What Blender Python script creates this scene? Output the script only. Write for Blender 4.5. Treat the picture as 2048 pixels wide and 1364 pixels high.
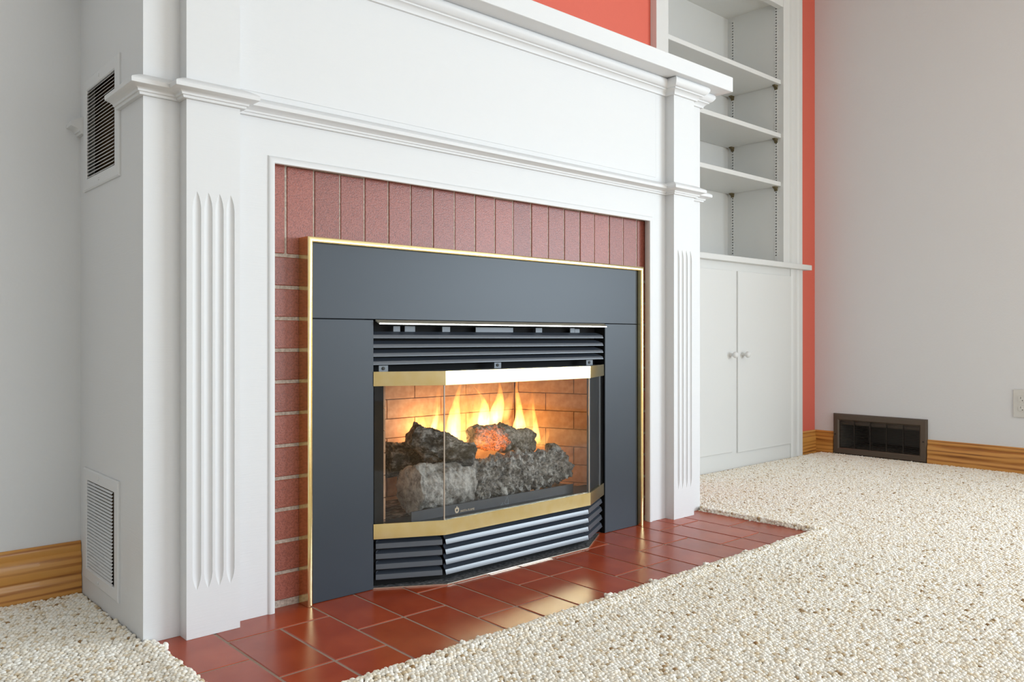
import bpy, bmesh, math, random
from mathutils import Vector, Matrix, noise
random.seed(7)
for o in list(bpy.data.objects): bpy.data.objects.remove(o)
S = bpy.context.scene
COL = S.collection

# ------------------------------------------------------------------ camera
YAW = 42.0684
cam = bpy.data.cameras.new('camera'); cam_o = bpy.data.objects.new('camera', cam); COL.objects.link(cam_o)
cam.sensor_fit = 'HORIZONTAL'; cam.sensor_width = 36.0
cam.lens = 1616.5 / 2048 * 36.0
cam.shift_y = -6.0 / 2048
cam.clip_start = 0.02
cam_o.location = (0, 0, 0.566)
cam_o.rotation_euler = (math.radians(90), 0, math.radians(-YAW))
S.camera = cam_o

# ------------------------------------------------------------------ world, daylight, exposure
W = bpy.data.worlds.new('world'); S.world = W; W.use_nodes = True
W.node_tree.nodes['Background'].inputs[0].default_value = (0.80, 0.90, 1.0, 1)
W.node_tree.nodes['Background'].inputs[1].default_value = 0.6
def area(name, loc, size, rot, power, col):
    l = bpy.data.lights.new(name, 'AREA'); l.shape = 'RECTANGLE'; l.size, l.size_y = size
    l.energy = power; l.color = col
    o = bpy.data.objects.new(name, l); COL.objects.link(o); o.location = loc; o.rotation_euler = rot
    return o
# daylight from the two window openings outside the picture: the right-hand wall (key) and the rear wall
area('window_right_offscreen', (3.85, -1.45, 0.92), (1.00, 2.46), (0, math.radians(90), 0), 132, (0.76, 0.89, 1.0))
area('window_rear_offscreen', (1.75, -3.62, 0.80), (3.0, 1.4), (math.radians(90), 0, 0), 50, (0.88, 0.94, 1.0))
S.view_settings.view_transform = 'Standard'
S.view_settings.look = 'None'
S.view_settings.gamma = 1.0
S.view_settings.use_curve_mapping = False
S.view_settings.exposure = 0.10

# ------------------------------------------------------------------ materials
def srgb(r, g, b):
    f = lambda c: (c/255/12.92) if c/255 <= 0.04045 else ((c/255+0.055)/1.055)**2.4
    return (f(r), f(g), f(b), 1)
class NM:
    def __init__(s, name):
        s.m = bpy.data.materials.new(name); s.m.use_nodes = True
        s.t = s.m.node_tree; s.b = s.t.nodes['Principled BSDF']; s.out = s.t.nodes['Material Output']
    def n(s, kind, **kw):
        nd = s.t.nodes.new(kind)
        for k, v in kw.items():
            if k.startswith('i_'):
                key = k[2:]; key = int(key) if key.isdigit() else key.replace('_', ' ')
                nd.inputs[key].default_value = v
            else: setattr(nd, k, v)
        return nd
    def l(s, a, ao, b, bi): s.t.links.new(a.outputs[ao], b.inputs[bi])
    def coord(s, scale=(1, 1, 1), kind='Object', rot=(0, 0, 0)):
        c = s.n('ShaderNodeTexCoord'); mp = s.n('ShaderNodeMapping')
        mp.inputs['Scale'].default_value = scale; mp.inputs['Rotation'].default_value = rot
        s.l(c, kind, mp, 'Vector'); return mp
    def noise(s, vec, scale, detail=3, rough=0.55):
        nd = s.n('ShaderNodeTexNoise'); nd.inputs['Scale'].default_value = scale
        nd.inputs['Detail'].default_value = detail; nd.inputs['Roughness'].default_value = rough
        s.l(vec, 'Vector', nd, 'Vector'); return nd
    def ramp(s, src, so, stops):
        r = s.n('ShaderNodeValToRGB'); e = r.color_ramp.elements
        while len(e) < len(stops): e.new(0.5)
        for el, (p, c) in zip(e, stops): el.position = p; el.color = c
        s.l(src, so, r, 'Fac'); return r
    def bump(s, src, so, strength, dist):
        b = s.n('ShaderNodeBump'); b.inputs['Strength'].default_value = strength; b.inputs['Distance'].default_value = dist
        s.l(src, so, b, 'Height'); s.l(b, 'Normal', s.b, 'Normal'); return b
def simple(name, col, rough=0.5, metal=0.0, coat=0.0, spec=0.5):
    k = NM(name); k.b.inputs['Base Color'].default_value = col; k.b.inputs['Roughness'].default_value = rough
    k.b.inputs['Metallic'].default_value = metal; k.b.inputs['Coat Weight'].default_value = coat
    k.b.inputs['Specular IOR Level'].default_value = spec
    return k
M = {}
def wallmat(name, col):
    k = simple(name, col, 0.75); v = k.coord()
    nz = k.noise(v, 140, 3); k.bump(nz, 'Fac', 0.25, 0.002); M[name] = k.m
wallmat('grey_wall', srgb(225, 226, 227)); wallmat('coral_wall', srgb(224, 108, 89)); wallmat('ceiling_white', srgb(225, 222, 216))
k = simple('white_paint', srgb(222, 222, 222), 0.46, spec=0.22); v = k.coord((3, 3, 90)); nz = k.noise(v, 6, 4)
k.bump(nz, 'Fac', 0.12, 0.002); M['white'] = k.m
M['case_white'] = simple('bookcase_paint', srgb(224, 224, 221), 0.45).m
M['black_screw'] = simple('black_screw', (0.02, 0.018, 0.014, 1), 0.6).m
M['raw_timber'] = simple('raw_timber', srgb(150, 122, 92), 0.8).m
M['clip'] = simple('bronze_clip', srgb(110, 98, 70), 0.45, 0.6).m
M['matte_black'] = simple('matte_black_steel', (0.011, 0.011, 0.011, 1), 0.85, spec=0.2).m
# bricks of the facing
k = simple('facing_brick', srgb(160, 92, 84), 0.36, spec=0.55); oi = k.n('ShaderNodeObjectInfo')
v = k.coord(); nz = k.noise(v, 420, 3); n2 = k.noise(v, 14, 2)
r1 = k.ramp(nz, 'Fac', [(0.35, srgb(118, 60, 46)), (0.5, srgb(146, 76, 60)), (0.72, srgb(160, 92, 75))])
hs = k.n('ShaderNodeHueSaturation'); k.l(r1, 'Color', hs, 'Color')
mr = k.n('ShaderNodeMapRange', i_3=0.88, i_4=1.12); k.l(oi, 'Random', mr, 'Value'); k.l(mr, 'Result', hs, 'Value')
k.l(hs, 'Color', k.b, 'Base Color'); k.bump(nz, 'Fac', 0.25, 0.002); M['brick'] = k.m
k = simple('mortar', srgb(176, 162, 150), 0.85); v = k.coord(); nz = k.noise(v, 160, 4)
r1 = k.ramp(nz, 'Fac', [(0.3, srgb(152, 137, 126)), (0.7, srgb(202, 187, 175))]); k.l(r1, 'Color', k.b, 'Base Color')
k.bump(nz, 'Fac', 0.6, 0.003); M['mortar'] = k.m
# hearth tiles
k = simple('quarry_tile', srgb(140, 62, 44), 0.26, coat=0.0); oi = k.n('ShaderNodeObjectInfo'); v = k.coord()
nz = k.noise(v, 9, 3); n2 = k.noise(v, 300, 2)
r1 = k.ramp(nz, 'Fac', [(0.3, srgb(152, 57, 29)), (0.7, srgb(174, 74, 40))])
hs = k.n('ShaderNodeHueSaturation'); k.l(r1, 'Color', hs, 'Color')
mr = k.n('ShaderNodeMapRange', i_3=0.88, i_4=1.12); k.l(oi, 'Random', mr, 'Value'); k.l(mr, 'Result', hs, 'Value')
k.l(hs, 'Color', k.b, 'Base Color'); k.bump(n2, 'Fac', 0.06, 0.001); M['tile'] = k.m
k = simple('grout', srgb(166, 142, 128), 0.85, spec=0.2); v = k.coord(); nz = k.noise(v, 200, 3); k.bump(nz, 'Fac', 0.4, 0.002); M['grout'] = k.m
# metals of the insert
k = simple('black_steel', (0.024, 0.033, 0.045, 1), 0.42, spec=0.42); v = k.coord((1, 1, 1)); nz = k.noise(v, 500, 2); k.bump(nz, 'Fac', 0.10, 0.0006)
M['steel'] = k.m
M['louver'] = simple('louver_enamel', (0.050, 0.060, 0.078, 1), 0.31, spec=0.9).m
M['plate'] = simple('tray_steel', (0.045, 0.05, 0.058, 1), 0.45, spec=0.6).m
k = simple('polished_brass', (0.80, 0.60, 0.22, 1), 0.17, 1.0); v = k.coord(); nz = k.noise(v, 35, 3)
r1 = k.ramp(nz, 'Fac', [(0.3, (0.85, 0.68, 0.32, 1)), (0.7, (0.90, 0.76, 0.43, 1))]); k.l(r1, 'Color', k.b, 'Base Color')
M['brass'] = k.m
k = simple('pale_brass', (0.88, 0.82, 0.68, 1), 0.34, 1.0); M['pale_brass'] = k.m
k = simple('dusty_metal', (0.16, 0.165, 0.17, 1), 0.6, 0.3); v = k.coord(); nz = k.noise(v, 120, 4)
r1 = k.ramp(nz, 'Fac', [(0.35, (0.05, 0.05, 0.055, 1)), (0.7, (0.30, 0.30, 0.30, 1))]); k.l(r1, 'Color', k.b, 'Base Color'); M['dusty'] = k.m
M['bracket'] = simple('bracket_steel', (0.13, 0.14, 0.15, 1), 0.5, 0.4).m
M['print'] = simple('gold_print', srgb(226, 206, 178), 0.6).m
M['print_line'] = simple('grey_print', srgb(150, 158, 165), 0.6).m
# glass
k = NM('bay_glass'); k.t.nodes.remove(k.b)
tr = k.n('ShaderNodeBsdfTransparent'); tr.inputs[0].default_value = (0.93, 0.93, 0.93, 1)
gl = k.n('ShaderNodeBsdfGlossy'); gl.inputs['Roughness'].default_value = 0.03
fr = k.n('ShaderNodeFresnel'); ge = k.n('ShaderNodeNewGeometry')     # both faces of the thin pane reflect alike
ior = k.n('ShaderNodeMapRange', i_3=1.40, i_4=1/1.40); k.l(ge, 'Backfacing', ior, 'Value'); k.l(ior, 'Result', fr, 'IOR')
mx = k.n('ShaderNodeMixShader'); k.l(fr, 'Fac', mx, 'Fac'); k.l(tr, 'BSDF', mx, 1); k.l(gl, 'BSDF', mx, 2); k.l(mx, 'Shader', k.out, 'Surface')
M['glass'] = k.m
M['seal'] = simple('glass_seal', srgb(176, 160, 142), 0.35).m
# fire bricks, logs, embers
k = simple('fire_brick', srgb(196, 150, 110), 0.85); v = k.coord(); nz = k.noise(v, 60, 3)
r1 = k.ramp(nz, 'Fac', [(0.3, srgb(196, 156, 122)), (0.7, srgb(222, 186, 152))]); k.l(r1, 'Color', k.b, 'Base Color'); k.bump(nz, 'Fac', 0.2, 0.002); M['firebrick'] = k.m
M['liner'] = simple('liner_joint', srgb(208, 170, 136), 0.9).m
def logmat(name, dark, mid, light, scale, ember=False, sc=(1, 1, 1)):
    k = simple(name, mid, 0.85, spec=0.25); v = k.coord(sc); nz = k.noise(v, scale, 8, 0.7); n2 = k.noise(v, scale*4, 4, 0.6)
    mxn = k.n('ShaderNodeMath', operation='MULTIPLY_ADD', i_1=0.35, i_2=0.0); k.l(n2, 'Fac', mxn, 0); 
    ad = k.n('ShaderNodeMath', operation='ADD'); k.l(nz, 'Fac', ad, 0); k.l(mxn, 'Value', ad, 1)
    r = k.ramp(ad, 'Value', [(0.50, dark), (0.66, mid), (0.84, light)]); k.l(r, 'Color', k.b, 'Base Color')
    k.bump(ad, 'Value', 0.9, 0.008)
    if ember:
        # glowing ember patch at the log's burning face
        c2 = k.n('ShaderNodeTexCoord'); vm = k.n('ShaderNodeVectorMath', operation='DISTANCE'); vm.inputs[1].default_value = ember
        k.l(c2, 'Object', vm, 0)
        mr = k.n('ShaderNodeMapRange', i_1=0.056, i_2=0.034, i_3=0.0, i_4=1.0); nw = k.noise(k.coord(), 38, 3, 0.6); wv = k.n('ShaderNodeMath', operation='MULTIPLY_ADD', i_1=0.085); k.l(nw, 'Fac', wv, 0); k.l(vm, 'Value', wv, 2); sb = k.n('ShaderNodeMath', operation='SUBTRACT', i_1=0.0425); k.l(wv, 'Value', sb, 0); k.l(sb, 'Value', mr, 'Value')
        n3 = k.noise(c2 and k.coord(), 260, 4, 0.7)
        rr = k.ramp(n3, 'Fac', [(0.38, (0, 0, 0, 1)), (0.62, (1, 1, 1, 1))])
        mu = k.n('ShaderNodeMath', operation='MULTIPLY'); k.l(mr, 'Result', mu, 0); k.l(rr, 'Color', mu, 1)
        m2 = k.n('ShaderNodeMath', operation='MULTIPLY', i_1=1.7); k.l(mu, 'Value', m2, 0)
        k.b.inputs['Emission Color'].default_value = (1.0, 0.17, 0.012, 1); k.l(m2, 'Value', k.b, 'Emission Strength')
    M[name] = k.m
g = lambda a: (a, a*0.955, a*0.86, 1)
logmat('log_ash', g(0.05), g(0.30), g(0.66), 38)
logmat('log_smooth', g(0.16), g(0.38), g(0.62), 24)
logmat('log_dark', g(0.018), g(0.085), g(0.40), 30, sc=(0.6, 1, 1))
logmat('log_ember', g(0.04), g(0.22), g(0.52), 34, ember=(-0.058, -0.032, -0.010))
# flame: an emitting volume
def flamemat(name, strength):
    k = NM(name); k.t.nodes.remove(k.b); c = k.n('ShaderNodeTexCoord'); sp = k.n('ShaderNodeSeparateXYZ'); k.l(c, 'Generated', sp, 'Vector')
    r = k.ramp(sp, 'Z', [(0.0, (1.0, 0.34, 0.05, 1)), (0.25, (1.0, 0.58, 0.17, 1)), (0.6, (1.0, 0.40, 0.08, 1)), (1.0, (1.0, 0.26, 0.03, 1))])
    d = k.ramp(sp, 'Z', [(0.0, (0.25,)*3+(1,)), (0.22, (1,)*3+(1,)), (0.55, (0.85,)*3+(1,)), (1.0, (0.35,)*3+(1,))])
    nz = k.noise(k.coord((1, 1, 0.35)), 60, 2); rr = k.ramp(nz, 'Fac', [(0.3, (0.35,)*3+(1,)), (0.7, (1.35,)*3+(1,))])
    m1 = k.n('ShaderNodeMath', operation='MULTIPLY'); k.l(d, 'Color', m1, 0); k.l(rr, 'Color', m1, 1)
    m2 = k.n('ShaderNodeMath', operation='MULTIPLY', i_1=strength); k.l(m1, 'Value', m2, 0)
    em = k.n('ShaderNodeEmission'); k.l(r, 'Color', em, 'Color'); k.l(m2, 'Value', em, 'Strength'); k.l(em, 'Emission', k.out, 'Volume')
    M[name] = k.m
flamemat('flame_bright', 170.0); flamemat('flame_soft', 26.0)
# oak
def oak(name, axis):
    k = simple(name, srgb(166, 108, 48), 0.38, coat=0.15)
    sc = (1.2, 14, 14) if axis == 'x' else (14, 1.2, 14)
    v = k.coord(sc); n1 = k.noise(v, 1.5, 3, 0.6)
    vv = k.coord((1.6, 30, 30) if axis == 'x' else (30, 1.6, 30))
    w = k.n('ShaderNodeTexWave'); w.wave_type = 'BANDS'; w.bands_direction = 'Z'
    w.inputs['Scale'].default_value = 0.55; w.inputs['Distortion'].default_value = 9.0; w.inputs['Detail'].default_value = 2.0; w.inputs['Detail Scale'].default_value = 1.2
    k.l(vv, 'Vector', w, 'Vector')
    n2 = k.noise(k.coord((4, 90, 90) if axis == 'x' else (90, 4, 90)), 3, 3)
    a = k.n('ShaderNodeMath', operation='MULTIPLY_ADD', i_1=0.5); k.l(w, 'Fac', a, 0); k.l(n1, 'Fac', a, 2)
    b = k.n('ShaderNodeMath', operation='MULTIPLY_ADD', i_1=0.4); k.l(n2, 'Fac', b, 0); k.l(a, 'Value', b, 2)
    r = k.ramp(b, 'Value', [(0.48, srgb(92, 48, 14)), (0.72, srgb(172, 108, 44)), (1.0, srgb(210, 150, 74))]); k.l(r, 'Color', k.b, 'Base Color')
    k.bump(n2, 'Fac', 0.15, 0.001); M[name] = k.m
oak('oak_x', 'x'); oak('oak_y', 'y')
# register, outlet, carpet
M['register'] = simple('bronze_register', srgb(92, 80, 68), 0.42, 0.35).m
M['register_dark'] = simple('register_blade', srgb(44, 36, 28), 0.5, 0.3).m
M['duct_metal'] = simple('duct_metal', srgb(120, 114, 106), 0.6, 0.4).m
M['outlet'] = simple('outlet_plastic', srgb(214, 212, 206), 0.35).m
k = simple('carpet_loop', srgb(226, 214, 196), 0.95, spec=0.1)
at = k.n('ShaderNodeAttribute', attribute_type='INSTANCER', attribute_name='tint')
r = k.ramp(at, 'Fac', [(0.0, srgb(150, 118, 80)), (0.02, srgb(206, 184, 150)), (0.10, srgb(240, 227, 205)), (0.5, srgb(250, 243, 230)), (1.0, srgb(253, 249, 240))])
k.l(r, 'Color', k.b, 'Base Color'); v = k.coord(); nz = k.noise(v, 900, 2); k.bump(nz, 'Fac', 0.3, 0.001); M['loop'] = k.m
k = simple('carpet_backing', srgb(206, 184, 150), 0.95, spec=0.1); v = k.coord(); nz = k.noise(v, 150, 3)
r = k.ramp(nz, 'Fac', [(0.3, srgb(160, 122, 72)), (0.6, srgb(212, 182, 132))]); k.l(r, 'Color', k.b, 'Base Color'); k.bump(nz, 'Fac', 0.8, 0.006); M['backing'] = k.m

# ------------------------------------------------------------------ builders
def tag(o, label=None, cat=None, group=None, kind=None):
    if label: o['label'] = label
    if cat: o['category'] = cat
    if group: o['group'] = group
    if kind: o['kind'] = kind
    return o
def thing(name, loc, label, cat, group=None):
    o = bpy.data.objects.new(name, None); COL.objects.link(o); o.location = loc; o.empty_display_size = 0.05
    return tag(o, label, cat, group)
def wloc(o):
    v = Vector(o.location)
    p = o.parent
    while p is not None: v += Vector(p.location); p = p.parent
    return v
def link(name, me, mat, parent=None, at=(0, 0, 0), rotz=0.0):
    o = bpy.data.objects.new(name, me); COL.objects.link(o)
    if mat is not None and not me.materials: me.materials.append(M[mat] if isinstance(mat, str) else mat)
    a = Vector(at)
    if parent is not None:
        o.parent = parent; a = a - wloc(parent)
    o.location = a; o.rotation_euler = (0, 0, rotz)
    return o
def mesh(name, verts, faces, smooth=0.0):
    me = bpy.data.meshes.new(name); me.from_pydata([tuple(v) for v in verts], [], faces)
    bm = bmesh.new(); bm.from_mesh(me); bmesh.ops.recalc_face_normals(bm, faces=bm.faces); bm.to_mesh(me); bm.free()
    if smooth:
        me.shade_smooth(); me.set_sharp_from_angle(angle=smooth)
    me.update(); return me
CACHE = {}
def box_mesh(dx, dy, dz, bev=0.0, seg=1):
    key = (round(dx, 5), round(dy, 5), round(dz, 5), bev, seg)
    if key in CACHE: return CACHE[key]
    bm = bmesh.new(); bmesh.ops.create_cube(bm, size=1.0)
    bmesh.ops.scale(bm, vec=(dx, dy, dz), verts=bm.verts)
    if bev: bmesh.ops.bevel(bm, geom=bm.edges[:], offset=bev, segments=seg, profile=0.5, affect='EDGES')
    me = bpy.data.meshes.new('box'); bm.to_mesh(me); bm.free()
    CACHE[key] = me; return me
def box(name, x0, x1, y0, y1, z0, z1, mat, parent=None, bev=0.0, seg=1):
    me = box_mesh(x1-x0, y1-y0, z1-z0, bev, seg)
    if me.materials and me.materials[0] is not M[mat]: me = me.copy(); me.materials.clear()
    me.name = name
    return link(name, me, mat, parent, ((x0+x1)/2, (y0+y1)/2, (z0+z1)/2))
def boxes_mesh(name, lst):
    V, F = [], []
    for (x0, x1, y0, y1, z0, z1) in lst:
        b = len(V)
        V += [(x0, y0, z0), (x1, y0, z0), (x1, y1, z0), (x0, y1, z0), (x0, y0, z1), (x1, y0, z1), (x1, y1, z1), (x0, y1, z1)]
        F += [tuple(b+i for i in q) for q in ((0, 3, 2, 1), (4, 5, 6, 7), (0, 1, 5, 4), (1, 2, 6, 5), (2, 3, 7, 6), (3, 0, 4, 7))]
    return mesh(name, V, F)
def recentre(me):
    n = len(me.vertices); c = sum((v.co for v in me.vertices), Vector())/n
    me.transform(Matrix.Translation(-c)); return c
def put(name, me, mat, parent=None):
    c = recentre(me); return link(name, me, mat, parent, c)
def sweep(path, prof, fmap, closed=False, smooth=0.7, name='sweep', flip=1):
    """path: plan polyline; prof: closed section of (offset, height); offset grows to the right-hand side of the path * flip"""
    n = len(path); P = [Vector(p) for p in path]; V = []
    for i in range(n):
        a = P[i-1] if (i > 0 or closed) else None; b = P[(i+1) % n] if (i < n-1 or closed) else None
        ns = []
        if a is not None: d = (P[i]-a).normalized(); ns.append(Vector((d.y, -d.x))*flip)
        if b is not None: d = (b-P[i]).normalized(); ns.append(Vector((d.y, -d.x))*flip)
        m = ns[0] if len(ns) == 1 else (ns[0]+ns[1])/(1+ns[0].dot(ns[1]))
        for (o, h) in prof: q = P[i]+m*o; V.append(fmap(q.x, q.y, h))
    k = len(prof); F = []
    for i in range(n if closed else n-1):
        for j in range(k):
            a = i*k+j; b = i*k+(j+1) % k; c = ((i+1) % n)*k+(j+1) % k; d = ((i+1) % n)*k+j; F.append((a, b, c, d))
    if not closed: F.append(tuple(range(k))); F.append(tuple(range((n-1)*k, n*k)))
    return mesh(name, V, F, smooth)
PLAN = lambda z0: (lambda a, b, h: (a, b, z0+h))
def prism(name, poly, z0, z1):
    n = len(poly); V = [(x, y, z0) for x, y in poly]+[(x, y, z1) for x, y in poly]
    F = [tuple(range(n))[::-1], tuple(range(n, 2*n))]+[(i, (i+1) % n, n+(i+1) % n, n+i) for i in range(n)]
    return mesh(name, V, F)
def lathe(prof, n=20, axis='y'):
    V, F = [], []
    for (r, h) in prof:
        for i in range(n):
            a = 2*math.pi*i/n; c, s = r*math.cos(a), r*math.sin(a)
            V.append((c, h, s) if axis == 'y' else ((h, c, s) if axis == 'x' else (c, s, h)))
    m = len(prof)
    for j in range(m-1):
        for i in range(n): F.append((j*n+i, j*n+(i+1) % n, (j+1)*n+(i+1) % n, (j+1)*n+i))
    F.append(tuple(range(n))); F.append(tuple(range((m-1)*n, m*n)))
    return mesh('lathe', V, F, 0.8)

# ================================================================== room shell
YB = 1.985; XR = 3.83; XL = -1.7; YR = -3.6; ZC = 2.44
def struct(name, me, mat, parent=None):
    o = put(name, me, mat, parent); 
    if parent is None: o['kind'] = 'structure'
    return o
struct('floor', boxes_mesh('floor', [(XL-.1, XR+.1, YR-.1, YB+.12, -0.10, -0.012)]), 'backing')
struct('ceiling', boxes_mesh('ceiling', [(XL-.1, XR+.1, YR-.1, YB+.12, ZC, ZC+.1)]), 'ceiling_white')
struct('wall_left', boxes_mesh('wall_left', [(XL-.1, 0.50, YB, YB+.12, -0.012, ZC)]), 'grey_wall')
struct('wall_back', boxes_mesh('wall_back', [(0.50, 2.555, YB, YB+.12, -0.012, ZC), (3.61, XR, YB, YB+.12, -0.012, ZC), (2.555, 3.61, YB, YB+.12, 2.20, ZC)]), 'coral_wall')
WY0, WY1, WZ0, WZ1 = -2.71, -0.19, 0.39, 1.45
struct('wall_right', boxes_mesh('wall_right', [(XR, XR+.12, WY1, 1.478, -0.012, ZC), (XR, XR+.12, 1.854, YB+.12, -0.012, ZC), (XR, XR+.12, 1.478, 1.854, -0.012, .030), (XR, XR+.12, 1.478, 1.854, .168, ZC), (XR, XR+.12, YR-.1, WY0, -0.012, ZC), (XR, XR+.12, WY0, WY1, -0.012, WZ0), (XR, XR+.12, WY0, WY1, WZ1, ZC)]), 'grey_wall')
RX0, RX1, RZ0, RZ1 = 0.22, 3.28, 0.07, 1.53
struct('wall_rear', boxes_mesh('wall_rear', [(XL, RX0, YR-.12, YR, -0.012, ZC), (RX1, XR, YR-.12, YR, -0.012, ZC), (RX0, RX1, YR-.12, YR, -0.012, RZ0), (RX0, RX1, YR-.12, YR, RZ1, ZC)]), 'grey_wall')
struct('wall_side', boxes_mesh('wall_side', [(XL-.12, XL, YR-.1, YB+.12, -0.012, ZC)]), 'grey_wall')
w1 = struct('window_1', sweep([(WY0, WZ0), (WY1, WZ0), (WY1, WZ1), (WY0, WZ1)], [(-0.02, 0), (0.05, 0), (0.05, 0.02), (-0.02, 0.02)], lambda a, b, h: (XR-h, a, b), closed=True, name='window_1'), 'white')
w2 = struct('window_2', sweep([(RX0, RZ0), (RX1, RZ0), (RX1, RZ1), (RX0, RZ1)], [(-0.02, 0), (0.05, 0), (0.05, 0.02), (-0.02, 0.02)], lambda a, b, h: (a, YR+h, b), closed=True, name='window_2'), 'white')
# oak baseboards with a moulded face
BB = [(0, 0), (.0145, 0), (.0145, .032), (.0138, .040), (.0110, .0455), (.0120, .050), (.0135, .060), (.0140, .072), (.0125, .086), (.0100, .0945), (.0070, .097), (.0078, .102), (.0090, .108), (.0078, .1155), (.0040, .1190), (0, .1190)]
struct('baseboard_left', sweep([(XL, YB), (0.493, YB)], BB, PLAN(-0.004), name='baseboard_left'), 'oak_x')
struct('baseboard_back', sweep([(3.643, YB), (XR, YB)], BB, PLAN(-0.010), name='baseboard_back'), 'oak_x')
struct('baseboard_right', sweep([(XR, YB-.001), (XR, 1.884)], BB, PLAN(-0.010), name='baseboard_right'), 'oak_y')
struct('trim_1', sweep([(XR, 1.446), (XR, YR)], BB, PLAN(-0.010), name='trim_1'), 'oak_y')

# ================================================================== hearth tiles
HX0, HX1, HY0, HY1 = 0.505, 2.238, 1.150, 1.62
hearth = thing('hearth', (1.37, 1.36, -0.012), 'low hearth of dark red quarry tiles in front of the fireplace', 'hearth')
put('grout_bed', boxes_mesh('grout_bed', [(HX0, HX1, HY0, HY1, -0.013, -0.0014)]), 'grout', hearth)
XJ = [0.399, 0.507, 0.6145, 0.7205, 0.829, 0.937, 1.045, 1.150, 1.253, 1.356, 1.470, 1.583, 1.690, 1.798, 1.910, 2.015, 2.112, 2.220, 2.330]
A = [1.049, 1.262, 1.472, 1.68]; B = [1.155, 1.366, 1.575, 1.78]
def tile(x0, x1, y0, y1):
    x0, x1, y0, y1 = max(x0, HX0), min(x1, HX1), max(y0, HY0), min(y1, HY1)
    if x1-x0 < .012 or y1-y0 < .012: return
    gp = 0.0024
    o = box('tile', x0+gp, x1-gp, y0+gp, y1-gp, -0.012, 0.0, 'tile', hearth, 0.0012)
    o.location.z += random.uniform(-.0004, .0002)
for i in range(len(XJ)-1):
    blk = (i // 2) % 2                    # pairs of columns share their cross joints
    J = B if blk == 0 else A
    for j in range(3):
        if i in (2, 3) and J is A and j == 2:
            if i == 2: tile(XJ[2], XJ[4], A[2], HY1)
            continue
        tile(XJ[i], XJ[i+1], J[j], J[j+1])
    if J is B: tile(XJ[i], XJ[i+1], HY0, B[0])

# ================================================================== fireplace mantel
YBd, YP, YSh = 1.5635, 1.530, 1.475
SX0, SX1 = 0.494, 2.246
PL = (0.5609, 0.6645); PR = (2.0600, 2.1656)
OX0, OX1, OZ = 0.747, 1.985, 0.931
mantel = thing('fireplace_mantel', (1.37, 1.75, 0), 'white painted wooden fireplace mantel with fluted pilasters and deep shelf', 'mantel')
put('frame_board', boxes_mesh('frame_board', [(SX0, OX0, YBd, YBd+.020, 0, 1.3685), (OX1, SX1, YBd, YBd+.020, 0, 1.3685), (OX0, OX1, YBd, YBd+.020, OZ, 1.3685)]), 'white', mantel)
put('side_board', boxes_mesh('side_board', [(SX0, SX0+.018, a, b, c, d) for a, b, c, d in ((YBd+.020, 1.712, 0, 1.3685), (1.9405, YB, 0, 1.3685), (1.712, 1.9405, 0, .050), (1.712, 1.9405, .276, .893), (1.712, 1.9405, 1.119, 1.3685))]), 'white', mantel)
put('carcass_back', boxes_mesh('cb', [(SX0+.018, SX1-.018, YB-.010, YB, 0, 1.3685)]), 'raw_timber', mantel)
put('side_board', boxes_mesh('side_board', [(SX1-.018, SX1, YBd+.020, YB, 0, 1.3685)]), 'white', mantel)
box('mantel_shelf', SX0-.058, SX1+.058, YSh, YB, 1.3685, 1.4165, 'white', mantel, 0.0025, 2)
box('frieze_panel', 0.650, 2.012, YBd-.0010, YBd, 1.064, 1.3245, 'white', mantel, 0.0008)
def pilaster(x0, x1):
    xc = (x0+x1)/2; zt = 1.3685; rows = []
    cs = [xc+d for d in (-0.0325, -0.0108, 0.0108, 0.0325)]; hw, dp = 0.0082, 0.0052
    st = [(0, 0), (.090, 0), (.0935, .22), (.099, .5), (.108, .82), (.120, 1), (.812, 1), (.824, .82), (.834, .5), (.8395, .22), (.843, 0), (zt, 0)]
    V, F = [], []
    ang = [math.pi*t/8 for t in range(9)]
    for z, s in st:
        xs = [(x0, 0)]
        for c in cs:
            for a in ang: xs.append((c-math.cos(a)*hw*max(s, .02), math.sin(a)*dp*s))
        xs.append((x1, 0)); rows.append(len(xs))
        V += [(x, YP+d, z) for x, d in xs]
    w = rows[0]
    for r in range(len(st)-1):
        for i in range(w-1): F.append((r*w+i, r*w+i+1, (r+1)*w+i+1, (r+1)*w+i))
    b = len(V); V += [(x0, YBd+.002, 0), (x1, YBd+.002, 0), (x0, YBd+.002, zt), (x1, YBd+.002, zt)]
    L = len(st)
    F += [tuple([r*w for r in range(L)][::-1])+(b, b+2), tuple(r*w+w-1 for r in range(L))+(b+3, b+1), tuple(range(w))+(b+1, b), tuple(range((L-1)*w, L*w))+(b+3, b+2), (b, b+1, b+3, b+2)]
    put('pilaster', mesh('pilaster', V, F, 0.45), 'white', mantel)
pilaster(*PL); pilaster(*PR)
FRONT = [(PL[0], YBd), (PL[0], YP), (PL[1], YP), (PL[1], YBd), (PR[0], YBd), (PR[0], YP), (PR[1], YP), (PR[1], YBd)]
RAIL = [(-.004, 0), (.0085, 0), (.0095, .0045), (.0125, .0050), (.0135, .0085), (.0175, .0115), (.0235, .0135), (.0265, .0145), (.0285, .0155), (.0290, .0225), (.0275, .0250), (.0220, .0285), (.0110, .0345), (.002, .0385), (-.004, .0385)]
put('rail_moulding', sweep([(SX0, 1.700), (SX0, YBd)]+FRONT+[(SX1, YBd), (SX1, YB)], RAIL, PLAN(1.0135), name='rail', smooth=0.5, flip=1), 'white', mantel)
put('rail_moulding', sweep([(SX0, YB), (SX0, 1.945)], RAIL, PLAN(1.0135), name='rail', smooth=0.5), 'white', mantel)
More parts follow.
